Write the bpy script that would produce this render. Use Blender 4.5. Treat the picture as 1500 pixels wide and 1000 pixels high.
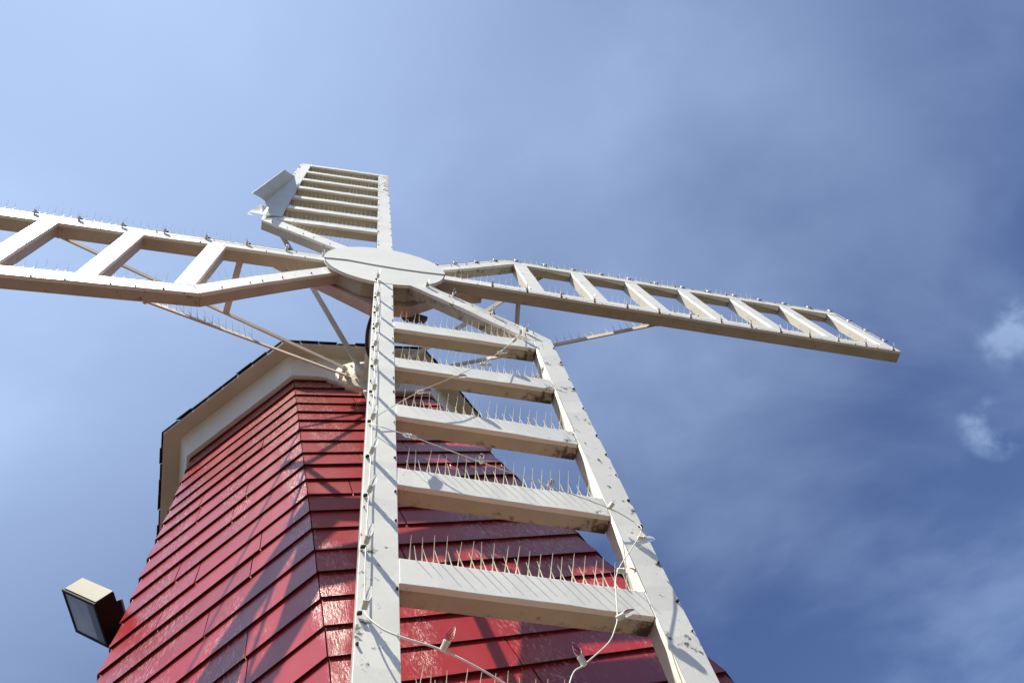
import bpy, math, random
from mathutils import Vector, Matrix
random.seed(7)
R = math.radians
for o in list(bpy.data.objects): bpy.data.objects.remove(o)
sc = bpy.context.scene
col = sc.collection
HUB = 7.05                                   # height of the wheel's hub above the ground

# ------------------------------------------------------------------ camera
cam_d = bpy.data.cameras.new('camera'); cam = bpy.data.objects.new('camera', cam_d); col.objects.link(cam)
CAMPOS = Vector((-1.31696, -1.62058, HUB - 5.44944))
rx = Vector((0.9162549, -0.20071753, -0.34668347)); dn = Vector((0.05340123, 0.91889439, -0.39087261)); fw = Vector((0.39702048, 0.33962563, 0.85266006))
m = Matrix((rx, -dn, -fw)).transposed().to_4x4(); m.translation = CAMPOS
cam.matrix_world = m
cam_d.sensor_width = 36; cam_d.lens = 1057.09 / 1500 * 36
cam_d.clip_start = 0.05; cam_d.clip_end = 3000
sc.camera = cam

# ------------------------------------------------------------------ world, sun, exposure
SUN = Vector((-0.80, -1.0, 3.35)).normalized()
elev = math.asin(SUN.z); azim = math.atan2(SUN.x, SUN.y)
w = bpy.data.worlds.new('World'); sc.world = w; w.use_nodes = True
nt = w.node_tree; nt.nodes.clear()
def N(t, **k):
    n = nt.nodes.new(t)
    for a, b in k.items(): setattr(n, a, b)
    return n
L = lambda a, b: nt.links.new(a, b)
out = N('ShaderNodeOutputWorld'); bg = N('ShaderNodeBackground'); bg.inputs['Strength'].default_value = 0.055
sky = N('ShaderNodeTexSky', sky_type='NISHITA'); sky.sun_disc = False
sky.sun_elevation = elev; sky.sun_rotation = azim
sky.air_density = 1.0; sky.dust_density = 0.6; sky.ozone_density = 2.6
tc = N('ShaderNodeTexCoord'); CLX, CLY = 2.1, 0.3
def vdot(vec, strength, lo, hi, ragged=False):  # soft disc of cloud round a direction
    d = N('ShaderNodeVectorMath', operation='DOT_PRODUCT'); L(warp.outputs[0] if ragged else tc.outputs['Generated'], d.inputs[0]); d.inputs[1].default_value = Vector(vec).normalized()
    mr = N('ShaderNodeMapRange', interpolation_type='SMOOTHSTEP'); L(d.outputs['Value'], mr.inputs[0])
    mr.inputs[1].default_value = lo; mr.inputs[2].default_value = hi; mr.inputs[3].default_value = 0; mr.inputs[4].default_value = strength
    if not ragged: return mr.outputs[0]
    q = N('ShaderNodeMapRange', interpolation_type='SMOOTHSTEP'); L(wn.outputs['Fac'], q.inputs[0]); q.inputs[1].default_value = .36; q.inputs[2].default_value = .62
    return math2('MULTIPLY', mr.outputs[0], q.outputs[0])
def math2(op, a, b):
    n = N('ShaderNodeMath', operation=op)
    for i, v in enumerate((a, b)):
        if isinstance(v, (int, float)): n.inputs[i].default_value = v
        else: L(v, n.inputs[i])
    return n.outputs[0]
# direction bent by a fine noise, so that the small clouds get ragged outlines
wn = N('ShaderNodeTexNoise'); wn.inputs['Scale'].default_value = 22; wn.inputs['Detail'].default_value = 6; L(tc.outputs['Generated'], wn.inputs['Vector'])
ws = N('ShaderNodeVectorMath', operation='SUBTRACT'); L(wn.outputs['Color'], ws.inputs[0]); ws.inputs[1].default_value = (.5, .5, .5)
wm = N('ShaderNodeVectorMath', operation='SCALE'); L(ws.outputs[0], wm.inputs[0]); wm.inputs['Scale'].default_value = 0.02
warp = N('ShaderNodeVectorMath', operation='ADD'); L(tc.outputs['Generated'], warp.inputs[0]); L(wm.outputs[0], warp.inputs[1])
wnorm = N('ShaderNodeVectorMath', operation='NORMALIZE'); L(warp.outputs[0], wnorm.inputs[0]); warp = wnorm
# thin high cloud: noise on a flat layer overhead (direction divided by its height)
sx = N('ShaderNodeSeparateXYZ'); L(tc.outputs['Generated'], sx.inputs[0])
zz = math2('MAXIMUM', sx.outputs['Z'], .06)
cx_ = N('ShaderNodeCombineXYZ'); L(math2('DIVIDE', sx.outputs['X'], zz), cx_.inputs[0]); L(math2('DIVIDE', sx.outputs['Y'], zz), cx_.inputs[1])
mp = N('ShaderNodeMapping'); L(cx_.outputs[0], mp.inputs[0]); mp.inputs['Rotation'].default_value = (0, 0, R(-35)); mp.inputs['Scale'].default_value = (1.0, 1.7, 1.0); mp.inputs['Location'].default_value = (CLX, CLY, 0.0)
n1 = N('ShaderNodeTexNoise'); n1.inputs['Scale'].default_value = 1.05; n1.inputs['Detail'].default_value = 9; n1.inputs['Roughness'].default_value = 0.52; n1.inputs['Distortion'].default_value = 0.25
L(mp.outputs[0], n1.inputs['Vector'])
mr = N('ShaderNodeMapRange', interpolation_type='SMOOTHSTEP'); L(n1.outputs['Fac'], mr.inputs[0])
mr.inputs[1].default_value = 0.40; mr.inputs[2].default_value = 0.70; mr.inputs[4].default_value = 0.21
cl = mr.outputs[0]
# the veil is thicker on the sun's side of the sky
dv = N('ShaderNodeVectorMath', operation='DOT_PRODUCT'); L(tc.outputs['Generated'], dv.inputs[0]); dv.inputs[1].default_value = Vector((-0.45, -0.1, 0.95)).normalized()
mv = N('ShaderNodeMapRange', interpolation_type='SMOOTHSTEP'); L(dv.outputs['Value'], mv.inputs[0]); mv.inputs[1].default_value = 0.34; mv.inputs[2].default_value = 0.97; mv.inputs[4].default_value = 0.72
tot = math2('ADD', cl, mv.outputs[0])
for v, s, lo, hi, rg_ in (((.850, .155, .505), .36, .9989, .9999, True), ((.842, .262, .476), .36, .9992, .9999, True), ((.600, .335, .727), .16, .965, 1.0, False), ((.56, .08, .82), .16, .955, 1.0, False)):
    tot = math2('ADD', tot, vdot(v, s, lo, hi, rg_))
tot = math2('MINIMUM', tot, 0.9)
mix = N('ShaderNodeMix', data_type='RGBA'); L(tot, mix.inputs['Factor']); 
tint = N('ShaderNodeVectorMath', operation='MULTIPLY'); L(sky.outputs[0], tint.inputs[0]); tint.inputs[1].default_value = (.84, .88, 1.14)
L(tint.outputs[0], mix.inputs['A']); mix.inputs['B'].default_value = (6.3, 8.4, 12.2, 1)
L(mix.outputs['Result'], bg.inputs['Color']); L(bg.outputs[0], out.inputs[0])
sd = bpy.data.lights.new('sun', 'SUN'); sd.energy = 5.0; sd.angle = R(0.53); sd.color = (1.0, 0.955, 0.81)
sun = bpy.data.objects.new('sun', sd); col.objects.link(sun); sun.rotation_euler = SUN.to_track_quat('Z', 'Y').to_euler()
sc.view_settings.view_transform = 'Standard'; sc.view_settings.look = 'None'; sc.view_settings.gamma = 1; sc.view_settings.exposure = 0.72
sc.render.engine = 'CYCLES'
sc.cycles.max_bounces = 8; sc.cycles.transmission_bounces = 6

# ------------------------------------------------------------------ materials
def mat(name, base, rough=.5, metallic=0., var=.06, scale=6., bump=0., bscale=40., coat=0., stretch=None, spec=None):
    m = bpy.data.materials.new(name); m.use_nodes = True; t = m.node_tree; b = t.nodes['Principled BSDF']
    tcn = t.nodes.new('ShaderNodeTexCoord'); mpn = t.nodes.new('ShaderNodeMapping'); t.links.new(tcn.outputs['Object'], mpn.inputs[0])
    if stretch: mpn.inputs['Scale'].default_value = stretch
    n = t.nodes.new('ShaderNodeTexNoise'); n.inputs['Scale'].default_value = scale; n.inputs['Detail'].default_value = 6; t.links.new(mpn.outputs[0], n.inputs['Vector'])
    r = t.nodes.new('ShaderNodeMapRange'); t.links.new(n.outputs['Fac'], r.inputs[0]); r.inputs[1].default_value = .25; r.inputs[2].default_value = .75; r.inputs[3].default_value = 1 - var * 2; r.inputs[4].default_value = 1 + var
    mul = t.nodes.new('ShaderNodeVectorMath'); mul.operation = 'SCALE'; mul.inputs[0].default_value = base; t.links.new(r.outputs[0], mul.inputs['Scale'])
    t.links.new(mul.outputs[0], b.inputs['Base Color'])
    b.inputs['Roughness'].default_value = rough; b.inputs['Metallic'].default_value = metallic
    if coat: b.inputs['Coat Weight'].default_value = coat; b.inputs['Coat Roughness'].default_value = .2
    if spec is not None: b.inputs['Specular IOR Level'].default_value = spec
    if bump:
        n2 = t.nodes.new('ShaderNodeTexNoise'); n2.inputs['Scale'].default_value = bscale; n2.inputs['Detail'].default_value = 5; t.links.new(mpn.outputs[0], n2.inputs['Vector'])
        bp = t.nodes.new('ShaderNodeBump'); bp.inputs['Strength'].default_value = 1; bp.inputs['Distance'].default_value = bump; t.links.new(n2.outputs['Fac'], bp.inputs['Height']); t.links.new(bp.outputs[0], b.inputs['Normal'])
    m['mul'] = mul.name
    return m

def add_grime(m, stain=(.035, .035, .022), lo=.62, hi=.80, scale=17., attr=True, amount=.92):
    """mildew and dirt: noise patches, much denser where the mesh attribute 'grime' is high"""
    t = m.node_tree; b = t.nodes['Principled BSDF']; src = b.inputs['Base Color'].links[0].from_socket
    tcn = t.nodes.new('ShaderNodeTexCoord')
    n = t.nodes.new('ShaderNodeTexNoise'); n.inputs['Scale'].default_value = scale; n.inputs['Detail'].default_value = 9; n.inputs['Roughness'].default_value = .68; t.links.new(tcn.outputs['Object'], n.inputs['Vector'])
    val = n.outputs['Fac']
    if attr:
        a = t.nodes.new('ShaderNodeAttribute'); a.attribute_name = 'grime'
        s = t.nodes.new('ShaderNodeMath'); s.operation = 'MULTIPLY_ADD'; t.links.new(a.outputs['Fac'], s.inputs[0]); s.inputs[1].default_value = .50; t.links.new(val, s.inputs[2]); val = s.outputs[0]
    r = t.nodes.new('ShaderNodeMapRange'); r.interpolation_type = 'SMOOTHSTEP'; t.links.new(val, r.inputs[0]); r.inputs[1].default_value = lo; r.inputs[2].default_value = hi; r.inputs[4].default_value = amount
    x = t.nodes.new('ShaderNodeMix'); x.data_type = 'RGBA'; t.links.new(r.outputs[0], x.inputs['Factor']); t.links.new(src, x.inputs['A']); x.inputs['B'].default_value = (*stain, 1)
    t.links.new(x.outputs['Result'], b.inputs['Base Color'])
    return m

M = {}
M['cap'] = add_grime(mat('white_coated_metal', (.83, .81, .75), .38, var=.035, scale=3.5, bump=.004, bscale=3.5), lo=.67, hi=.77)
M['wood'] = add_grime(mat('painted_wood', (.50, .45, .36), .6, var=.09, scale=5, bump=.002, bscale=30), lo=.66, hi=.86)
M['trim'] = add_grime(mat('cream_trim_paint', (.76, .74, .68), .55, var=.05, scale=3), lo=.74, hi=.9, attr=False, amount=.6)
M['soffit'] = add_grime(mat('beige_soffit_paint', (.62, .55, .45), .6, var=.08, scale=3), lo=.72, hi=.9, attr=False, amount=.5)
M['disc'] = add_grime(mat('hub_sheet_metal', (.82, .81, .75), .42, var=.03, scale=2.5, bump=.004, bscale=4), lo=.72, hi=.84, attr=False, stain=(.25, .23, .2), amount=.6)
M['brace'] = add_grime(mat('brace_paint', (.64, .57, .47), .55, var=.10, scale=5), lo=.64, hi=.82, attr=False, stain=(.28, .10, .04), amount=.7)
M['rust'] = add_grime(mat('cream_rusting_iron', (.74, .68, .56), .6, var=.12, scale=9, bump=.004, bscale=30), lo=.54, hi=.70, attr=False, stain=(.42, .20, .08), scale=11, amount=.8)
M['rusty'] = add_grime(mat('weathered_backing', (.58, .42, .34), .7, var=.15, scale=5, bump=.003, bscale=20), lo=.56, hi=.74, attr=False, stain=(.26, .09, .04), amount=.8)
M['black'] = mat('black_plastic', (.018, .018, .02), .45, var=.1)
M['ironblack'] = mat('dark_bronze_paint', (.016, .014, .014), .7, spec=.2, var=.15)
M['bronze_top'] = mat('faded_bronze_metal', (.125, .11, .078), .6, metallic=0., var=.08, scale=8)
M['socket'] = mat('ivory_plastic', (.72, .68, .56), .4, var=.08, scale=30)
M['cord'] = mat('white_cord', (.70, .68, .60), .5, var=.08, scale=30)
M['spike'] = mat('polycarbonate_spike', (.85, .77, .60), .4, var=.15, scale=20)
M['spike'].node_tree.nodes['Principled BSDF'].inputs['Transmission Weight'].default_value = .0
M['flash'] = mat('cream_flashing', (.80, .73, .58), .45, var=.06, scale=12, bump=.003, bscale=10)
M['peel'] = mat('bare_flashing', (.60, .60, .56), .40, var=.05, scale=4, bump=.006, bscale=5)
M['rooftile'] = mat('dark_asphalt_shingle', (.028, .032, .040), .9, var=.35, scale=25, bump=.006, bscale=60)
M['concrete'] = mat('brown_paving', (.060, .052, .038), .9, var=.12, scale=.6)
M['lens'] = mat('lens_reflector', (.30, .32, .33), .22, var=.25, scale=3)
g = bpy.data.materials.new('clear_glass'); g.use_nodes = True; b = g.node_tree.nodes['Principled BSDF']
b.inputs['Base Color'].default_value = (1, 1, 1, 1); b.inputs['Roughness'].default_value = .02; b.inputs['Transmission Weight'].default_value = 1; b.inputs['IOR'].default_value = 1.15
M['glass'] = g

# red siding: glossy, brushed-on paint with pale sheen glints painted into its colour; each board a slightly different tone
def siding_material():
    m = mat('red_painted_siding', (.315, .011, .014), .34, var=.06, scale=2.2)
    t = m.node_tree; b = t.nodes['Principled BSDF']; src = b.inputs['Base Color'].links[0].from_socket
    a = t.nodes.new('ShaderNodeAttribute'); a.attribute_name = 'tone'
    sc_ = t.nodes.new('ShaderNodeVectorMath'); sc_.operation = 'SCALE'; t.links.new(src, sc_.inputs[0]); t.links.new(a.outputs['Fac'], sc_.inputs['Scale'])
    tcn = t.nodes.new('ShaderNodeTexCoord')
    mpn = t.nodes.new('ShaderNodeMapping'); mpn.inputs['Scale'].default_value = (1, 1, .11); t.links.new(tcn.outputs['Object'], mpn.inputs[0])
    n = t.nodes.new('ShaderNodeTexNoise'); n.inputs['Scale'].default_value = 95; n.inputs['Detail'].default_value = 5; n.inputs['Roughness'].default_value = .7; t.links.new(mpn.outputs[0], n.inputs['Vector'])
    # larger patches decide where the painted glints sit
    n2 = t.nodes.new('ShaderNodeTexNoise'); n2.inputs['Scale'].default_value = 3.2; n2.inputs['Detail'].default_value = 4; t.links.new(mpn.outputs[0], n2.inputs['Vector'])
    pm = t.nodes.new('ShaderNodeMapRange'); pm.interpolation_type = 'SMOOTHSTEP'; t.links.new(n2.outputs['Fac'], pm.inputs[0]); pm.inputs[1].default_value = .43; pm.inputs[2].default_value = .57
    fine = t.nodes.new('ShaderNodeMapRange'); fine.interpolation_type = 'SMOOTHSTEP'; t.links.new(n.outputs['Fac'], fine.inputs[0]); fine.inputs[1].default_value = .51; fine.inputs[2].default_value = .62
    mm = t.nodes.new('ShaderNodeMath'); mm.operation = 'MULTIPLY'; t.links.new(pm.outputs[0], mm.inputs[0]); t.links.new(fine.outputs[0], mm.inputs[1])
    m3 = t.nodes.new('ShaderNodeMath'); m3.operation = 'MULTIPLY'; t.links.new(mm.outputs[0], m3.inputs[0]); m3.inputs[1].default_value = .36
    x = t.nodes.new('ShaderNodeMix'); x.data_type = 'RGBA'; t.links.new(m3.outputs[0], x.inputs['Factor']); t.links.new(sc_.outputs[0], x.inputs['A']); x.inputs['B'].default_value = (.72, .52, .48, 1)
    t.links.new(x.outputs['Result'], b.inputs['Base Color'])
    bp = t.nodes.new('ShaderNodeBump'); bp.inputs['Distance'].default_value = .0030; bp.inputs['Strength'].default_value = 1
    hm = t.nodes.new('ShaderNodeMath'); hm.operation = 'MULTIPLY'; hp = t.nodes.new('ShaderNodeMapRange'); t.links.new(pm.outputs[0], hp.inputs[0]); hp.inputs[3].default_value = .12; t.links.new(hp.outputs[0], hm.inputs[0]); t.links.new(n.outputs['Fac'], hm.inputs[1])
    t.links.new(hm.outputs[0], bp.inputs['Height']); t.links.new(bp.outputs[0], b.inputs['Normal'])
    # paint turns glossier inside the glint patches
    rr = t.nodes.new('ShaderNodeMapRange'); t.links.new(n2.outputs['Fac'], rr.inputs[0]); rr.inputs[1].default_value = .3; rr.inputs[2].default_value = .7; rr.inputs[3].default_value = .38; rr.inputs[4].default_value = .17
    t.links.new(rr.outputs[0], b.inputs['Roughness'])
    b.inputs['Specular IOR Level'].default_value = .6; b.inputs['Coat Weight'].default_value = .30; b.inputs['Coat Roughness'].default_value = .30
    return m
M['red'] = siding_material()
M['butt'] = mat('shaded_board_edge', (.055, .010, .011), .8, var=.3, scale=12)  # board undersides: the shade below each course put into a near-black red

# ------------------------------------------------------------------ mesh helper
class MB:
    def __init__(s): s.v = []; s.f = []; s.m = []; s.g = []; s.sm = []
    def add(s, vs, fs, mi=0, g=None, smooth=False):
        o = len(s.v); s.v += [Vector(v) for v in vs]; s.f += [[o + i for i in f] for f in fs]
        s.m += [mi] * len(fs); s.g += (list(g) if g else [0.] * len(vs)); s.sm += [smooth] * len(fs)
    def hexa(s, c, mi=0, g=None):                       # c: 8 corners, bottom loop then top loop
        s.add(c, [(3, 2, 1, 0), (4, 5, 6, 7), (0, 1, 5, 4), (1, 2, 6, 5), (2, 3, 7, 6), (3, 0, 4, 7)], mi, g)
    def prism(s, a, b, mi=0, ga=None, gb=None):         # two matching loops
        n = len(a); s.add(list(a) + list(b), [list(range(n))[::-1], [n + i for i in range(n)]] + [(i, (i + 1) % n, n + (i + 1) % n, n + i) for i in range(n)], mi, (list(ga or [0] * n) + list(gb or [0] * n)))
    def loft(s, rings, mi=0, smooth=False, cap=True, g=None):
        n = len(rings[0]); vs = [v for r in rings for v in r]; fs = []
        for k in range(len(rings) - 1):
            for i in range(n): fs.append((k * n + i, k * n + (i + 1) % n, (k + 1) * n + (i + 1) % n, (k + 1) * n + i))
        if cap: fs += [list(range(n))[::-1], [(len(rings) - 1) * n + i for i in range(n)]]
        s.add(vs, fs, mi, g, smooth)
    def tube(s, path, r, n=8, mi=0, cap=True):
        path = [Vector(p) for p in path]; rr = r if isinstance(r, (list, tuple)) else [r] * len(path)
        t0 = (path[1] - path[0]).normalized(); u = t0.orthogonal().normalized(); rings = []
        for i, p in enumerate(path):
            t = (path[min(i + 1, len(path) - 1)] - path[max(i - 1, 0)]).normalized()
            u = (u - t * u.dot(t)).normalized(); v = t.cross(u)
            rings.append([p + (u * math.cos(2 * math.pi * k / n) + v * math.sin(2 * math.pi * k / n)) * rr[i] for k in range(n)])
        s.loft(rings, mi, True, cap)
    def build(s, name, mats, parent=None, bevel=0., world=True, origin=None):
        me = bpy.data.meshes.new(name)
        org = Vector(origin) if origin else Vector((0, 0, 0))
        me.from_pydata([v - org for v in s.v], [], s.f)
        for mt in (mats if isinstance(mats, (list, tuple)) else [mats]): me.materials.append(mt)
        me.polygons.foreach_set('material_index', s.m); me.polygons.foreach_set('use_smooth', s.sm)
        if any(s.g):
            at = me.attributes.new('grime', 'FLOAT', 'POINT'); at.data.foreach_set('value', s.g)
        me.update(); me.validate()
        import bmesh
        bm = bmesh.new(); bm.from_mesh(me); bmesh.ops.recalc_face_normals(bm, faces=bm.faces); bm.to_mesh(me); bm.free()
        o = bpy.data.objects.new(name, me); col.objects.link(o); o.location = org
        if parent:
            o.parent = parent
            pw = parent['wloc'] if 'wloc' in parent else (0, 0, 0)
            o.location = org - Vector(pw)
        o['wloc'] = org
        if bevel:
            bv = o.modifiers.new('bevel', 'BEVEL'); bv.width = bevel; bv.segments = 2; bv.limit_method = 'ANGLE'; bv.angle_limit = R(50)
        return o
def thing(name, label, cat, loc=(0, 0, 0), group=None):
    o = bpy.data.objects.new(name, None); col.objects.link(o); o.location = loc; o['wloc'] = Vector(loc); o.empty_display_size = .2
    tag(o, label, cat, group); return o
def tag(o, label, cat, group=None):
    o['label'] = label; o['category'] = cat
    if group: o['group'] = group

# ------------------------------------------------------------------ ground
gm = MB(); gm.add([(-900, -900, 0), (900, -900, 0), (900, 900, 0), (-900, 900, 0)], [(0, 1, 2, 3)])
go = gm.build('ground', M['concrete']); go['kind'] = 'structure'

# ------------------------------------------------------------------ tower: octagonal, tapering, clapboarded
A0, K, CY = 1.39481, 0.157754, 2.51893                # apothem at hub height, taper, centre
T8 = math.tan(math.pi / 8)
def wall_pt(face, u, z, off=0.):                      # z relative to the hub; u in -1..1 across the face
    r = A0 - K * z + off; th = face * math.pi / 4
    n = Vector((math.sin(th), -math.cos(th), 0)); tdir = Vector((math.cos(th), math.sin(th), 0))
    return Vector((0, CY, z + HUB)) + n * r + tdir * (u * (r * T8))
tower = thing('windmill_tower', 'red clapboard octagonal windmill tower tapering up to a white-trimmed dark cap', 'windmill', (0, CY, 0))
ring = [.60, .395, .189, -.006, -.216, -.419, -.606, -.800, -1.01, -1.224, -1.432, -1.642, -1.853, -2.052, -2.255, -2.469, -2.676, -2.886, -3.087, -3.283]
while ring[-1] > -6.9: ring.append(ring[-1] - .2)
ring[-1] = -7.0
rs = random.Random(3)
def siding(face):
    mb = MB(); tones = []
    for c in range(1, len(ring)):
        zt, zb = ring[c - 1], ring[c]
        width = 2 * (A0 - K * zb) * T8
        cuts = [-1.]
        x = -1 + rs.uniform(.25, 1.3) / width * 2
        while x < 1 - .3 / width * 2:
            cuts.append(x); x += rs.uniform(.55, 1.5) / width * 2
        cuts.append(1.)
        for a, b in zip(cuts[:-1], cuts[1:]):
            ga = .0030 / width; gb = .0030 / width
            jz = rs.uniform(-.006, .005); tb = .004 + rs.uniform(0, .0055); tone = rs.uniform(.86, 1.12)
            sk = rs.uniform(-.003, .003)
            n = max(2, int((b - a) * width / 2 / .12)); lo_o = []; hi_o = []
            ua, ub = a + 2 * ga, b - 2 * gb
            us = [ua + (ub - ua) * i / n for i in range(n + 1)]
            wob = [rs.uniform(-.0012, .0012) for _ in us]
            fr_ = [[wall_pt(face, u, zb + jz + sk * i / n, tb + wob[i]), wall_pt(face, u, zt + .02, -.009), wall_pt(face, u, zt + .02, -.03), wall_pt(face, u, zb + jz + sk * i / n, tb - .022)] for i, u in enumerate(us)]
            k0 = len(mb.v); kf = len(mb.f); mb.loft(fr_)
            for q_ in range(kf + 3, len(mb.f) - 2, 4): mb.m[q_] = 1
            tones += [tone] * (len(mb.v) - k0)
    core = [wall_pt(face, u, z, -.032) for u, z in ((-1, .95), (1, .95), (1, -7.04), (-1, -7.04))]
    mb.add(core, [(0, 1, 2, 3)], 0); tones += [1.] * 4
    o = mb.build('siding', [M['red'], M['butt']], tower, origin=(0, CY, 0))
    at = o.data.attributes.new('tone', 'FLOAT', 'POINT'); at.data.foreach_set('value', tones)
    return o
for f in range(8): siding(f)

def oct_ring(r, z): return [Vector((0, CY, z + HUB)) + Matrix.Rotation(i * math.pi / 4, 3, 'Z') @ Vector((r * T8, -r, 0)) for i in range(8)]
# frieze board round the wall head (its front board dips round the shaft bearing)
def frieze(face):
    mb = MB(); zt = .70
    if face == 0:
        lowline = [(-1, .43), (-.62, .43), (-.5, .40), (-.36, .30), (-.24, .17), (-.1, .10), (.15, .085), (.6, .10), (1, .12)]
    else: lowline = [(-1, .12 if face == 1 else .43), (1, .43)]
    n = len(lowline)
    rings = []
    for u, zl in lowline:
        r_out = lambda z: (1.425 - (A0 - K * z)) if z > .6 else (.024 + .02 * (z - .1) / .5)
        rings.append([wall_pt(face, u, zl, r_out(zl)), wall_pt(face, u, zl, -.02), wall_pt(face, u, zt, -.02), wall_pt(face, u, zt, r_out(zt))])
    mb.loft(rings)
    return mb.build('frieze_board', M['trim'], tower, origin=(0, CY, 0), bevel=.003)
for f in range(8): frieze(f)
sm = MB()
sm.loft([oct_ring(1.36, .705), oct_ring(1.545, .655), oct_ring(1.56, .655), oct_ring(1.56, .69), oct_ring(1.36, .735)], cap=False)
sm.build('soffit', M['soffit'], tower, origin=(0, CY, 0))
# shingled cap roof: courses of tabs with a ragged drip edge
rm = MB(); rr = random.Random(5)
prof = [(1.578, .683), (1.36, .92), (1.08, 1.14), (.74, 1.33), (.36, 1.47), (.02, 1.53)]
for f in range(8):
    th = f * math.pi / 4; nrm = Vector((math.sin(th), -math.cos(th), 0)); td = Vector((math.cos(th), math.sin(th), 0))
    crs = 14
    def onprof(q):
        q = min(max(q, 0), .9999) * (len(prof) - 1); i = int(q); a = q - i
        return prof[i][0] * (1 - a) + prof[i + 1][0] * a, prof[i][1] * (1 - a) + prof[i + 1][1] * a
    for c in range(crs):
        (r0, z0), (r1, z1) = onprof(c / crs), onprof((c + 1.25) / crs)
        nt_ = max(1, int(r0 * T8 * 2 / .16)); 
        for k in range(nt_):
            u0 = -1 + 2 * k / nt_; u1 = -1 + 2 * (k + 1) / nt_ - .006
            j = rr.uniform(-.006, .010); z_ = rr.uniform(-.004, .004)
            def pt(r, z, u, h): return Vector((0, CY, z + h + HUB)) + nrm * r + td * (u * r * T8)
            a_ = [pt(r0 + j, z0 + z_, u0, .006), pt(r0 + j, z0 + z_, u1, .006), pt(r1, z1, u1, .0), pt(r1, z1, u0, .0)]
            b_ = [v + Vector((0, 0, .008)) for v in a_[:2]] + [v + Vector((0, 0, .004)) for v in a_[2:]]
            rm.hexa(a_ + b_)
rm.build('cap_roof', M['rooftile'], tower, origin=(0, CY, 0))

# ------------------------------------------------------------------ the wheel
ROLL = 0.1997104
WR = Matrix.Rotation(ROLL, 3, 'Y')
def W(x, y, z): return WR @ Vector((x, y, z)) + Vector((0, 0, HUB))     # wheel plane to world
# measured warp of each sail: pitch, cone, twist, in-plane angle, offset, radial shift, side shift
WARP = {'D': (-0.0378, -0.0037, 0.0345, -0.0011, -0.0224, 0.047, -0.0044), 'R': (0.0498, 0.0058, -0.0067, -0.007, 0.0337, 0.0775, 0.1724),
        'U': (0.0288, 0.007, 0.0012, 0.0076, 0.0302, 0.1827, -0.0063), 'L': (-0.0174, 0.0126, 0.0331, -0.0123, 0.0131, 0.0266, -0.1259)}
DIRS = {'D': ((0, -1), (1, 0)), 'R': ((1, 0), (0, 1)), 'U': ((0, 1), (-1, 0)), 'L': ((-1, 0), (0, -1))}
def X(s, r, t, y=0.):
    pi_, co, tw, an, off, dr, tx = WARP[s]; a, b = DIRS[s]; ca, sa = math.cos(an), math.sin(an)
    r = r + dr; q = r * ca - t * sa; p = r * sa + t * ca + tx
    return W(a[0] * q + b[0] * p, y + off + pi_ * t + co * r + tw * t * r, a[1] * q + b[1] * p)
HC = W(0, 0, .08)
wheel = thing('windmill_sails', 'white four-armed lattice sail wheel with round hub in front of the red tower', 'sails', HC)

S0, S1, W0, W1, DEP, TIP = -.072, .062, .99, 1.125, .098, 4.83
BARR = [1.18 + .5855 * i for i in range(7)]; BW = .128

def bar(mb, s, a0, a1, b0, b1, n=10, gr=None, seed=0, y1=DEP, cap_d=.026, wig=.0012):
    """box beam: (r,t) edges a0-a1 at one end, b0-b1 at the other; wood core with a metal cap folded over its front"""
    rg = random.Random(seed)
    def lerp(p, q, k): return (p[0] + (q[0] - p[0]) * k, p[1] + (q[1] - p[1]) * k)
    core = []; cap = []; g1 = []; g2 = []
    ln = math.hypot(b0[0] - a0[0], b0[1] - a0[1])
    for i in range(n + 1):
        k = i / n; p, q = lerp(a0, b0, k), lerp(a1, b1, k)
        d = (q[0] - p[0], q[1] - p[1]); l = math.hypot(*d); e = (d[0] / l * .0035, d[1] / l * .0035)
        core.append([X(s, p[0] + e[0], p[1] + e[1], .004), X(s, q[0] - e[0], q[1] - e[1], .004), X(s, q[0] - e[0], q[1] - e[1], y1), X(s, p[0] + e[0], p[1] + e[1], y1)])
        w = rg.uniform(-wig, wig) + (.0022 if (int(k * ln / .62) + seed) % 2 else 0)
        cap.append([X(s, p[0], p[1], w), X(s, q[0], q[1], w), X(s, q[0], q[1], cap_d + rg.uniform(-.001, .001)), X(s, p[0], p[1], cap_d)])
        g = gr(k) if gr else (0, 0, 0, 0)
        g1 += list(g); g2 += [g[0] * .6, g[1] * .6, g[1] * .8, g[0] * .7]
    mb.loft(core, 1, g=g1); mb.loft(cap, 0, g=g2)

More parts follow.
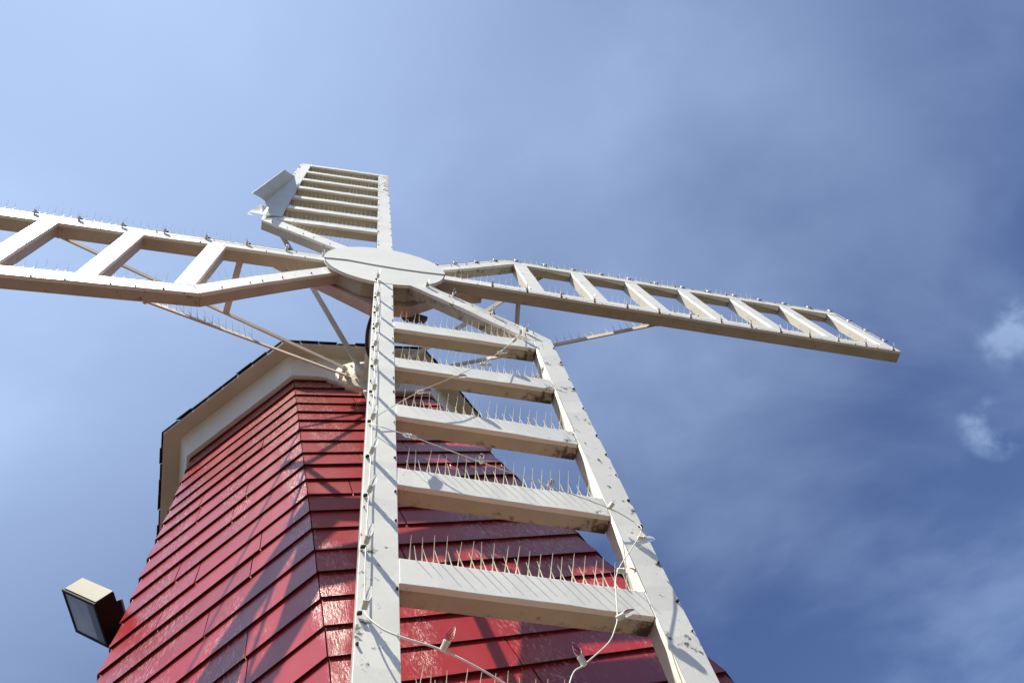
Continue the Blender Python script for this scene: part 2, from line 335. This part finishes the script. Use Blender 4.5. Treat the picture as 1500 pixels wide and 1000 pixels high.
def spikes(mb, s, p0, p1, out, y0=.012, pitch=.043, ln=.118, seed=0, skip=None, yv=None, width=.0046):
    """bird-spike strip: clear base and splayed spikes. out = (dr,dt) direction the spikes point in the sail plane"""
    rg = random.Random(seed); L_ = math.hypot(p1[0] - p0[0], p1[1] - p0[1]); n = int(L_ / pitch)
    ux, uy = (p1[0] - p0[0]) / L_, (p1[1] - p0[1]) / L_
    e = (out[0] * .005, out[1] * .005)
    mb.hexa([X(s, p0[0], p0[1], y0), X(s, p1[0], p1[1], y0), X(s, p1[0], p1[1], y0 + .03), X(s, p0[0], p0[1], y0 + .03),
             X(s, p0[0] + e[0], p0[1] + e[1], y0), X(s, p1[0] + e[0], p1[1] + e[1], y0), X(s, p1[0] + e[0], p1[1] + e[1], y0 + .03), X(s, p0[0] + e[0], p0[1] + e[1], y0 + .03)])
    for i in range(n):
        k = (i + .5) * pitch
        if skip and skip[0] < k / L_ < skip[1]: continue
        for j, (ya, lean) in enumerate(((-.80, .04), (.5, .12), (-.1, -.14))):
            kk = k + (j - 1) * .012 + rg.uniform(-.003, .003)
            b = (p0[0] + ux * kk, p0[1] + uy * kk)
            l = ln * rg.uniform(.88, 1.05) * (1 if j != 2 else .82); la = lean + rg.uniform(-.09, .09); c = math.cos(ya)
            yb = y0 + .015 + (j - 1) * -.006
            tp = (b[0] + (out[0] * c + ux * la) * l, b[1] + (out[1] * c + uy * la) * l); yt = yb + math.sin(ya) * l
            A, B = X(s, b[0], b[1], yb), X(s, tp[0], tp[1], yt)
            md = A.lerp(B, .3); d = (B - A).normalized(); u = d.orthogonal().normalized(); v = d.cross(u)
            mk = lambda p, r: [p + u * r, p + v * r, p - u * r, p - v * r]
            mb.loft([mk(A, width), mk(md, width * .5), mk(B, width * .22)])

def screws(mb, s, p0, p1, n, mi, seed=0, big=False):
    rg = random.Random(seed)
    for i in range(n):
        k = (i + rg.uniform(.2, .8)) / n
        c = X(s, p0[0] + (p1[0] - p0[0]) * k, p0[1] + (p1[1] - p0[1]) * k, -.004); r = rg.uniform(.0025, .0055) * (1.6 if big else 1)
        ay = (X(s, 1, 0, 1) - X(s, 1, 0, 0)).normalized(); u = ay.orthogonal().normalized(); v = ay.cross(u)
        mb.loft([[c + (u * math.cos(a) + v * math.sin(a)) * r - ay * h for a in [j * math.pi / 3 for j in range(6)]] for h in (-.006, .004)], mi)

def end_grime(k, s0=.0, s1=.9):
    e = math.exp(-(1 - k) / .09) * .62 + math.exp(-k / .04) * .3
    return (e * .7, e * .8, min(.8, e + .24 + .16 * k), e * .6)
def rail_grime(k): 
    g = .16 if int(k * 97) % 3 == 0 else .05
    return (g, g + .12, .2, .1)

SL = {'D': 'lower', 'R': 'right-hand', 'U': 'upper', 'L': 'left-hand'}
frames = {}
for si, s in enumerate('DRUL'):
    org = X(s, .4, 0, 0)
    m_ = MB()
    bar(m_, s, (.16, S0), (.16, S1), (TIP, S0), (TIP, S1), 34, lambda k: (.12 + (.42 if (s == 'D' and k > .70) or (s == 'U' and k > .62) else 0), .08 + (.25 if s == 'U' and k > .65 else 0), .14, .2), seed=si, y1=.118)
    m_2 = m_
    screws(m_, s, (.5, S1 - .008), (TIP, S1 - .008), 16, 2, si); screws(m_, s, (.5, S0 + .008), (TIP, S0 + .008), 12, 2, si + 9)
    fr = m_.build('sail_frame', [M['cap'], M['wood'], M['black']], wheel, bevel=.0025, origin=org)
    fr['label'] = SL[s] + ' sail: long white main spar of the lattice'
    frames[s] = fr
    m_ = MB()
    bar(m_, s, (1.19, W0), (1.115, W1), (TIP, W0), (TIP, W1), 30, lambda k: (.20, .22 + (.38 if s == 'D' and int(k * 31) % 3 == 0 else 0), .2, .1), seed=si + 20)
    screws(m_, s, (1.2, W1 - .012), (TIP, W1 - .012), 18, 2, si + 3, True)
    m_.build('side_rail', [M['cap'], M['wood'], M['black']], fr, bevel=.0025, origin=X(s, 1.2, 1.05, 0))
    m_ = MB()
    bar(m_, s, (.37, .19), (.275, .29), (1.186, .99), (1.113, 1.125), 12, lambda k: (.3, .15, .1, .35), seed=si + 40)
    screws(m_, s, (.45, .40), (1.1, 1.07), 5, 2, si + 33)
    m_.build('diagonal_rail', [M['cap'], M['wood'], M['black']], fr, bevel=.0025, origin=X(s, .6, .5, 0))
    for i, r in enumerate(BARR):
        m_ = MB(); rg = random.Random(i * 7 + si)
        j0, j1 = rg.uniform(-.004, .004), rg.uniform(-.006, .006)
        inw = {'D': 1}.get(s, 0)
        bar(m_, s, (r + j0, S1 + .0005), (r + BW + j0, S1 + .0005), (r + j1, W0 - .003), (r + BW + j1, W0 - .003), 14, end_grime if s == 'D' else (lambda k: (.1, .1, .25, .1)), seed=i + 60 + si * 10)
        m_.build('crossbar', [M['cap'], M['wood']], fr, bevel=.0025, origin=X(s, r, .1, 0))
        if s in 'DU':
            m_ = MB(); up = -1 if s == 'D' else 1; re = r - .001 if s == 'D' else r + BW + .001
            if not (s == 'U' and i == 6):
                spikes(m_, s, (re + (j0 if s == 'D' else j0), S1 + .03), (re + (j1 if s == 'D' else j1), W0 - .03), (up, 0), seed=i + 90, skip=(.42, .78) if (s == 'U' and i == 3) else None, ln=.120 if s == 'D' else .10, width=.0042)
                m_.build('spike_strip', M['spike'], fr, origin=X(s, re, .1, 0))
    if s in 'RL':
        segs = []
        tops = (S1, W1, 1) if s == 'R' else (S0, W0, -1)
        m_ = MB(); ps = [(.55, 2.3), (2.5, 3.4), (3.5, 4.7)] if s == 'L' else [(.5, 1.15)] + [(BARR[k] + BW + .03, BARR[k + 1] - .02) for k in range(6)]
        if s == 'L': ps = [(1.0, 2.6), (2.7, 4.6)]
        for k, (a, b) in enumerate(ps):
            m_ = MB(); spikes(m_, s, (a, tops[0]), (b, tops[0]), (0, tops[2]), seed=k + si, ln=.11, pitch=.055, width=.0038); m_.build('spike_strip', M['spike'], fr, origin=X(s, a, tops[0], 0))
        ps = [(1.3, 3.0), (3.3, 3.9)] if s == 'R' else [(BARR[k] + BW + .04, BARR[k + 1] - .04) for k in range(6)]
        for k, (a, b) in enumerate(ps):
            m_ = MB(); spikes(m_, s, (a, tops[1]), (b, tops[1]), (0, tops[2]), seed=k + si + 5, ln=.10, pitch=.06, width=.0034); m_.build('spike_strip', M['spike'], fr, origin=X(s, a, tops[1], 0))
    if s == 'U':
        m_ = MB(); d = math.hypot(.9, .8); spikes(m_, s, (.50, .34), (1.14, .93), (.66, -.75), seed=5, ln=.12, pitch=.055, width=.005); m_.build('spike_strip', M['spike'], fr, origin=X(s, .5, .34, 0))
    if s == 'L':
        m_ = MB(); spikes(m_, s, (.50, .33), (1.16, .95), (.68, -.73), seed=6, ln=.11, pitch=.06, width=.0025); m_.build('spike_strip', M['spike'], fr, origin=X(s, .5, .34, 0))
    # folded cream flashing strips along the inner side of the side rail
    if s in 'DR':
        for i in range(len(BARR)):
            a = BARR[i] + BW + .004; b = (BARR[i + 1] if i < 6 else TIP) - .004
            m_ = MB(); A = [X(s, a, W0 - .002, .0), X(s, a, W0 - .004, .010), X(s, a, W0, .004)]
            rg = random.Random(i + 4); n = 6; rings = []
            for k in range(n + 1):
                q = k / n; r_ = a + (b - a) * q; wv = rg.uniform(-.003, .003) if 0 < k < n else 0; d_ = .008 + .036 * q ** 1.3
                rings.append([X(s, r_, W0 + .001, -.0015), X(s, r_, W0 - .006 - .014 * q + wv, d_), X(s, r_, W0 - .003 - .012 * q + wv, d_ + .002), X(s, r_, W0 + .001, .003)])
            m_.loft(rings); m_.build('edge_flashing', M['flash'], fr, origin=X(s, a, W0, 0))
# flashing torn off the upper sail's side rail and folded outward
m_ = MB(); s = 'U'
def sheet(mb, q, th=.004, mi=0):
    q = [Vector(v) for v in q]; n = (q[1] - q[0]).cross(q[2] - q[0]).normalized() * th
    mb.prism([v - n * .5 for v in q], [v + n * .5 for v in q], mi)
def grid_sheet(mb, q00, q10, q11, q01, n=6, amp=.006, seed=0):
    rg = random.Random(seed); q00, q10, q11, q01 = map(Vector, (q00, q10, q11, q01)); nrm = (q10 - q00).cross(q01 - q00).normalized()
    P_ = []
    for i in range(n + 1):
        for j in range(n + 1):
            a, b = i / n, j / n; p = q00.lerp(q10, a).lerp(q01.lerp(q11, a), b)
            P_.append(p + nrm * (amp * math.sin(3.1 * a + seed) * math.sin(math.pi * b)))
    k = len(P_); F = []
    for i in range(n):
        for j in range(n):
            a = i * (n + 1) + j; F += [(a, a + 1, a + n + 2, a + n + 1)]
    G = [tuple(k + x for x in f[::-1]) for f in F]
    bd = [i * (n + 1) for i in range(n + 1)] + [n * (n + 1) + j for j in range(1, n + 1)] + [i * (n + 1) + n for i in range(n - 1, -1, -1)] + [j for j in range(n - 1, 0, -1)]
    S_ = [(bd[i], bd[(i + 1) % len(bd)], k + bd[(i + 1) % len(bd)], k + bd[i]) for i in range(len(bd))]
    mb.add(P_ + [p + nrm * .003 for p in P_], F + G + S_)
pA = X(s, 1.32, .965, -.006); pB = X(s, 2.72, .972, -.012); pC = X(s, 3.40, 1.075, -.05); pD = X(s, 1.70, 1.180, -.05); pE = X(s, 1.20, 1.12, -.02)
pF = X(s, 1.256, 1.247, -.2); pG = X(s, 2.855, 1.141, -.2)
grid_sheet(m_, pE, pD, X(s, 1.75, .975, -.008), pA, 3, .0)
grid_sheet(m_, pD, pC, pB, X(s, 1.75, .975, -.008), 6, .01, 2)
grid_sheet(m_, pD, pC, pG, pF, 5, .012, 1)
m_.build('loose_flashing', M['peel'], frames['U'], origin=pD)
m_ = MB(); grid_sheet(m_, X(s, .84, 1.059, -.1), X(s, 1.194, 1.082, -.1), X(s, 1.257, 1.16, -.1), X(s, .90, 1.215, -.1), 4, .012, 3)
sheet(m_, [X(s, .90, 1.215, -.1), X(s, .76, 1.145, -.1), X(s, .70, 1.19, -.12)], .003)
m_.build('loose_flashing', M['cap'], frames['U'], origin=X(s, 1.0, 1.1, -.1))

# bare, rusting patches on the far end of the upper sail's spar
for j, (ra, rb_) in enumerate(((3.55, 3.78), (3.86, 3.98), (4.05, 4.32), (4.45, 4.74))):
    rg = random.Random(j + 50); pa = []
    for i in range(7): pa.append((ra + (rb_ - ra) * i / 6, S0 + .002))
    for i in range(7): pa.append((rb_ - (rb_ - ra) * i / 6, S0 + (.03 + .05 * rg.random()) * (1 if 0 < i < 6 else .3)))
    m_ = MB(); m_.prism([X('U', r, t, -.0032) for r, t in pa], [X('U', r, t, .001) for r, t in pa]); m_.build('bare_patch', M['rusty'], frames['U'], origin=X('U', ra, S0, 0))
# hub: drum, lapped front sheets, weathered backing, shaft, flange
def wpoly(pts, y): return [W(x, y, z) for x, z in pts]
m_ = MB(); rg = random.Random(2)
dr = [( .455 * math.cos(R(22.5 + 45 * i)) * .97, .455 * math.sin(R(22.5 + 45 * i)) * .97 + .03) for i in range(8)]
m_.prism(wpoly(dr, -.012), wpoly(dr, .125)); m_.build('hub_drum', M['wood'], wheel, origin=HC, bevel=.004)
cx, cz, cr = .002, .02, .475
seam = [(-.47, .03), (-.3, .005), (-.1, -.02), (.1, -.03), (.3, -.02), (.47, .0)]
arc = lambda a0, a1, n=40: [(cx + cr * math.cos(R(a0 + (a1 - a0) * i / n)), cz + cr * math.sin(R(a0 + (a1 - a0) * i / n))) for i in range(n + 1)]
up = arc(-2, 186) + seam[1:-1]
lo = arc(186, 358) + [(x, z + .03) for x, z in seam[1:-1]][::-1]
for k, (pp, y) in enumerate(((up, -.034), (lo, -.026))):
    m_ = MB(); m_.prism(wpoly(pp, y), wpoly(pp, y + .006)); o = m_.build('hub_cover', M['disc'], wheel, origin=HC)
m_ = MB()
rim = arc(0, 360, 60)[:-1]; inn = [(cx + (x - cx) * .985, cz + (z - cz) * .985) for x, z in rim]
n = len(rim); vs = wpoly(rim, -.026) + wpoly(rim, -.004) + wpoly(inn, -.026) + wpoly(inn, -.004)
m_.add(vs, [(i, (i + 1) % n, n + (i + 1) % n, n + i) for i in range(n)] + [(2 * n + i, 3 * n + i, 3 * n + (i + 1) % n, 2 * n + (i + 1) % n) for i in range(n)] + [(n + i, n + (i + 1) % n, 3 * n + (i + 1) % n, 3 * n + i) for i in range(n)] + [(i, 2 * n + i, 2 * n + (i + 1) % n, (i + 1) % n) for i in range(n)])
m_.build('hub_rim', M['disc'], wheel, origin=HC)
bk = [(-.87, .29), (-.48, -.12), (-.08, -.53), (.21, -.45), (.50, -.04), (.84, .16), (.86, .34), (.45, .62), (0, .80), (-.45, .62)]
m_ = MB(); m_.prism(wpoly(bk, .127), wpoly(bk, .215)); m_.build('hub_backing', M['rusty'], wheel, origin=HC, bevel=.004)
m_ = MB()
rgd = random.Random(11); frag = [(.16, -.42), (.20, -.475), (.235, -.45), (.26, -.49), (.29, -.45), (.33, -.455), (.36, -.36), (.25, -.30)]
m_.prism(wpoly(frag, .217), wpoly(frag, .245)); m_.build('rotten_board', mat('rotten_wood', (.13, .09, .06), .95, var=.3, scale=20), wheel, origin=HC)
SZ = .045
m_ = MB(); m_.tube([W(0, y, SZ) for y in (.2, .6, .95, 1.2, 2.3)], .055, 16); m_.build('shaft', M['rust'], wheel, origin=HC)
m_ = MB()
circ = lambda r, y, n=28: [W(r * math.cos(2 * math.pi * i / n), y, SZ + r * math.sin(2 * math.pi * i / n)) for i in range(n)]
m_.loft([circ(.10, .88), circ(.14, .925), circ(.262, .945), circ(.275, .955), circ(.275, .98), circ(.10, 1.0)], smooth=False)
for i in range(8):
    a = i * math.pi / 4 + .2; c = (.185 * math.cos(a), SZ + .185 * math.sin(a))
    m_.loft([[W(c[0] + .010 * math.cos(j * math.pi / 3), y, c[1] + .010 * math.sin(j * math.pi / 3)) for j in range(6)] for y in (.918, .94)])
m_.build('shaft_flange', M['rust'], wheel, origin=HC)
# flat-bar braces from the flange out to every sail
def brace(s, tgt, ang, wdt=.05, th=.012, r_f=.19, spk=None):
    A = W(r_f * math.cos(ang), .935, SZ + r_f * math.sin(ang)); B = X(s, tgt[0], tgt[1], .102)
    d = (B - A).normalized(); yv = Vector((0, 1, 0)); side = d.cross(yv).normalized(); nn = side.cross(d).normalized()
    m_ = MB(); mkr = lambda p: [p + side * wdt * .5 + nn * th * .5, p - side * wdt * .5 + nn * th * .5, p - side * wdt * .5 - nn * th * .5, p + side * wdt * .5 - nn * th * .5]
    m_.loft([mkr(A.lerp(B, i / 4)) for i in range(5)])
    for p in (A + d * .03, B - d * .05):
        m_.loft([[p + side * .011 * math.cos(j * math.pi / 3) + d * .011 * math.sin(j * math.pi / 3) + nn * h for j in range(6)] for h in (-.02, .02)])
    m_.build('brace', M['brace'], wheel, origin=A)
    if spk:
        m2 = MB(); rg = random.Random(int(tgt[0] * 10)); a, b, n = spk
        upv = (Vector((0, 0, 1)) - d * d.z).normalized()
        for i in range(n):
            p = A.lerp(B, a + (b - a) * i / n) + upv * .025
            for j in (-.4, .35, 0):
                q = p + (upv * math.cos(j) + d.cross(upv) * math.sin(j)) * .105 * rg.uniform(.9, 1.05) + d * rg.uniform(-.012, .012)
                dd = (q - p).normalized(); u = dd.orthogonal().normalized(); v = dd.cross(u); mk = lambda c, r: [c + u * r, c + v * r, c - u * r, c - v * r]
                m2.loft([mk(p, .003), mk(q, .0008)])
        m2.build('spike_strip', M['spike'], wheel, origin=A)
    return A, B
for s, a in (('D', -90), ('R', 0), ('U', 90), ('L', 180)):
    st = brace(s, (2.42, -.0), R(a - 12), spk={'R': (.55, .98, 16)}.get(s))
    rt_ = brace(s, (1.50, 1.055), R(a + 32), spk={'L': (.52, .97, 15)}.get(s))
    # short post from the main spar back to the spar brace
    k = (1.05 + .02) / 2.42; B = st[0].lerp(st[1], .44); A = X(s, 1.08, 0, .118)
    m_ = MB(); d = (B - A).normalized(); u = d.orthogonal().normalized(); v = d.cross(u)
    m_.loft([[p + u * .024 + v * .012, p - u * .024 + v * .012, p - u * .024 - v * .012, p + u * .024 - v * .012] for p in (A, B)])
    m_.build('brace_post', M['brace'], wheel, origin=A)

# black supply cable looping out from the hub back to the cap
m_ = MB(); cp = [(.0, .24, -.1), (-.04, .27, -.24), (-.068, .30, -.42), (-.078, .35, -.56), (-.06, .46, -.60), (.0, .60, -.52), (.05, .80, -.36), (.05, 1.0, -.2)]
def smooth_path(p, n=6):
    p = [Vector(q) for q in p]; o = []
    for i in range(len(p) - 1):
        a, b, c, d = p[max(i - 1, 0)], p[i], p[i + 1], p[min(i + 2, len(p) - 1)]
        for k in range(n):
            t = k / n; o.append(.5 * ((2 * b) + (c - a) * t + (2 * a - 5 * b + 4 * c - d) * t * t + (3 * b - a - 3 * c + d) * t ** 3))
    return o + [p[-1]]
m_.tube([W(*p) for p in smooth_path(cp)], .014, 8); o = m_.build('power_cable', M['black'], origin=W(0, .24, -.1)); tag(o, 'thick black cable looping down behind the round white hub', 'cable')

# ------------------------------------------------------------------ light strings
bulb_meshes = {}
def make_bulb():
    mb = MB(); n = 10; c = lambda r, z: [Vector((r * math.cos(2 * math.pi * i / n), r * math.sin(2 * math.pi * i / n), z)) for i in range(n)]
    mb.loft([c(.010, -.004), c(.0135, .0), c(.0135, .026), c(.015, .028), c(.015, .036), c(.0125, .037)], smooth=False)
    me = bpy.data.objects['socket_src'].data if 'socket_src' in bpy.data.objects else None
    so = mb.build('bulb_socket', M['socket'])
    gb = MB(); n = 14
    gb.loft([c2(r, z, n) for r, z in ((.009, .036), (.0125, .043), (.0155, .054), (.0158, .064), (.0135, .076), (.0095, .086), (.005, .093), (.0012, .097))], smooth=True)
    go_ = gb.build('glass_bulb', M['glass'], so)
    fb = MB(); fb.tube([(0.003, 0, .037), (.003, 0, .06), (0, .002, .066), (-.003, 0, .06), (-.003, 0, .037)], .0006, 4); fo = fb.build('filament', M['black'], so)
    return so
def c2(r, z, n): return [Vector((r * math.cos(2 * math.pi * i / n), r * math.sin(2 * math.pi * i / n), z)) for i in range(n)]
proto = make_bulb(); proto_used = [False]; proto_kids = list(proto.children)
def place_bulb(root, p, d, sc_=.74):
    """socket on the cord at p, bulb pointing along d"""
    rot = Vector(d).normalized().to_track_quat('Z', 'Y').to_matrix().to_4x4(); loc = Vector(p) - Vector(root['wloc'])
    if not proto_used[0]: b = proto; proto_used[0] = True
    else:
        b = proto.copy(); col.objects.link(b)
        for ch in proto_kids: c_ = ch.copy(); col.objects.link(c_); c_.parent = b
    b.parent = root; b.matrix_basis = Matrix.Translation(loc) @ rot @ Matrix.Scale(sc_, 4)
def light_string(label, path, bulbs, clips=(), group='strings of clear bulbs', r=.0022, double=False):
    t = thing('string_lights', label, 'string lights', path[0], group)
    mb = MB(); sp = smooth_path(path, 5); mb.tube(sp, r, 6)
    if double: mb.tube([p + Vector((.004, .002, .003)) for p in sp], r, 6)
    mb.build('cord', M['cord'], t, origin=path[0])
    for p, d in bulbs: place_bulb(t, p, d)
    for p in clips:
        cm = MB(); a = Vector((.008, 0, 0)); b_ = Vector((0, .006, 0)); c_ = Vector((0, 0, .005)); p = Vector(p)
        cm.hexa([p - a - b_ - c_, p + a - b_ - c_, p + a + b_ - c_, p - a + b_ - c_, p - a - b_ + c_, p + a - b_ + c_, p + a + b_ + c_, p - a + b_ + c_])
        cm.build('cord_clip', M['black'], t, bevel=.002, origin=p)
    return t
rb = random.Random(21)
def sdir(s, dr_, dt, dy):
    o = X(s, 2, .5, 0); return ((X(s, 3, .5, 0) - o) * dr_ + (X(s, 2, 1.5, 0) - o) * dt + (X(s, 2, .5, 1) - o) * dy).normalized()
# lower sail: along the left edge of the spar
rsD = [.33, .763, 1.08, 1.372, 1.672, 1.945, 2.262, 2.575, 2.884, 3.173, 3.484, 3.80]
pth = [X('D', r, -.048 + rb.uniform(-.004, .004), -.012) for r in rsD]
light_string('clear bulbs clipped down the left edge of the lower sail spar', pth,
             [(p + sdir('D', 0, 0, -1) * .004, sdir('D', -.35 + rb.uniform(-.2, .2), rb.uniform(.0, .35), -.95)) for p in pth], [X('D', r + .012, -.062, -.008) for r in rsD], double=False)
Pd = lambda r, t, y=-.05: X('D', r, t, y)
c1 = [Pd(2.581, -.05, -.02), Pd(2.31, .166, -.06), Pd(2.088, .364, -.075), Pd(1.852, .538, -.07), Pd(1.598, .681, -.05), Pd(1.337, .817, -.035), Pd(1.15, .90, -.02), Pd(1.02, .935, -.01)]
light_string('taut cord with clear bulbs rising from spar to bend of the lower sail', c1,
             [(c1[1], sdir('D', -.15, .8, -.2)), (c1[2], sdir('D', .2, .9, -.3)), (c1[3], sdir('D', .1, .9, -.1)), (c1[4], sdir('D', -.3, .8, -.2)), (c1[5], sdir('D', -.6, .6, -.5)), (c1[6], sdir('D', -.8, .1, -.6))])
c2_ = [Pd(2.634, -.05, -.02), Pd(2.773, .137, -.06), Pd(2.92, .412, -.075), Pd(3.011, .702, -.065), Pd(3.071, .967, -.04), Pd(3.117, 1.076, -.02)]
light_string('slack cord with clear bulbs sagging across the rungs of the lower sail', c2_,
             [(c2_[1], sdir('D', .15, -.9, -.3)), (c2_[2], sdir('D', .5, -.2, -.9)), (c2_[3], sdir('D', .55, 0, -.85)), (c2_[4], sdir('D', -.55, .6, -.5))])
c3 = [Pd(3.12, 1.078, -.015), Pd(3.16, 1.09, -.03), Pd(3.268, 1.034, -.05), Pd(3.514, .862, -.07), Pd(3.655, .811, -.075), Pd(3.70, .80, -.075), Pd(3.761, .783, -.07), Pd(3.80, .765, -.07), Pd(3.882, .713, -.075), Pd(3.998, .596, -.09), Pd(4.056, .54, -.10), Pd(4.2, .48, -.08)]
light_string('loose cord with clear bulbs dangling off the outer rail of the lower sail', c3,
             [(c3[2], sdir('D', .05, 1, -.1)), (c3[3], sdir('D', .05, 1, -.15)), (c3[6], sdir('D', -.35, .95, -.3)), (c3[9], sdir('D', -.95, -.35, -.3))], [Pd(3.12, 1.105, -.008)])
c4 = [Pd(3.80, -.05, -.015), Pd(3.86, -.04, -.04), Pd(3.923, .002, -.06), Pd(3.963, .06, -.075), Pd(4.007, .166, -.09), Pd(4.065, .269, -.095), Pd(4.106, .342, -.09), Pd(4.2, .5, -.08)]
light_string('thick cord with one clear bulb drooping from the foot of the lower spar', c4, [(c4[4], sdir('D', -.45, .35, -.7))], r=.0030)
c5 = [X('D', r, t, -.008) for r, t in ((.36, .31), (.52, .50), (.80, .76), (1.05, .96))]
light_string('clear bulbs standing on the diagonal arm of the lower sail', c5, [(p, sdir('D', -.8, .15, -.6)) for p in c5], [p + Vector((.01, -.004, .0)) for p in c5])
# right sail: out along the top rail, down the tip, back along the spar
ru = [(.36, .36), (.55, .56), (.77, .76), (.98, .97)] + [(1.22 + .3017 * k, W1 - .004) for k in range(12)] + [(4.81, 1.12), (4.835, .80), (4.835, .5), (4.835, .2)]
pth = [X('R', r, t, -.006) for r, t in ru]
light_string('clear bulbs upright along the top rail of the right-hand sail', pth, [(p, sdir('R', 0, 1, -.12 + rb.uniform(-.2, .2))) for p in pth], [p + sdir('R', 1, -.2, -.2) * .022 for p in pth])
rl = [(4.74 - .3017 * k, S0 + .008) for k in range(14)]
pth = [X('R', r, t, -.006) for r, t in rl]
light_string('clear bulbs clipped along the bottom spar of the right-hand sail', pth, [(p, sdir('R', rb.uniform(-.15, .15), .55, -.8)) for p in pth], [p + sdir('R', .2, -1, -.2) * .012 for p in pth])
ll = [(.466, -.052), (.75, -.055)] + [(1.052 + .3017 * k, -.056) for k in range(12)]
pth = [X('L', r, t, -.006) for r, t in ll]
light_string('clear bulbs upright along the top edge of the left-hand sail', pth, [(p, sdir('L', 0, -.9, -.35)) for p in pth], [p + sdir('L', -1, .1, -.2) * .024 for p in pth])

# ------------------------------------------------------------------ floodlight on the far side of the tower
Q = Vector((-1.802, 1.764, -1.543 + HUB)); e1 = Vector((-.210, .091, .262)); e2 = Vector((.094, -.014, .081)); e3 = Vector((.082, .308, -.042))
fl = thing('floodlight', 'boxy dark floodlight with a faded tan side, bracketed to the tower wall', 'floodlight', Q + (e1 + e2 + e3) * .5)
# e1 x e3 is the lens face; e2 runs to the back
def fb(a0, a1, b0, b1, c0, c1_): return [Q + e1 * a + e2 * b + e3 * c for a, b, c in ((a0, b0, c0), (a1, b0, c0), (a1, b1, c0), (a0, b1, c0), (a0, b0, c1_), (a1, b0, c1_), (a1, b1, c1_), (a0, b1, c1_))]
m_ = MB(); m_.hexa(fb(0.02, .98, .05, 1., .02, .98)); o = m_.build('housing', M['ironblack'], fl, bevel=.006, origin=Q)
m_ = MB(); m_.hexa(fb(0.03, .97, .08, .985, -.006, .016)); m_.build('side_panel', M['bronze_top'], fl, bevel=.002, origin=Q)
m_ = MB()
for a in ((0, 1, -.05, .05, 0, .06), (0, 1, -.05, .05, .94, 1), (0, .06, -.05, .05, .06, .94), (.94, 1, -.05, .05, .06, .94)): m_.hexa(fb(*a))
m_.build('lens_frame', M['ironblack'], fl, bevel=.003, origin=Q)
m_ = MB(); m_.hexa(fb(.06, .94, -.012, .03, .06, .94)); m_.build('lens', M['lens'], fl, origin=Q)
m_ = MB(); m_.hexa(fb(.06, .28, -.022, -.013, .06, .94)); m_.build('lens_shade', mat('grey_blue_baffle', (.10, .12, .15), .5), fl, origin=Q)
m_ = MB(); ct = Q + e1 * .35 + e2 * 1.0 + e3 * .5; wl = Vector((-1.55, 2.10, -1.62 + HUB))
m_.tube([ct, ct + e2 * .45 , wl.lerp(ct, .4), wl], [.035, .03, .022, .02], 10); m_.tube([ct - e1 * .12, ct + e1 * .12], .045, 10); m_.tube([wl, wl + Vector((.1, .04, 0))], .06, 12)
m_.build('bracket', M['ironblack'], fl, origin=ct)
for k in list(bpy.data.objects):
    if 'wloc' in k: del k['wloc']
for mm in bpy.data.materials:
    if 'mul' in mm: del mm['mul']
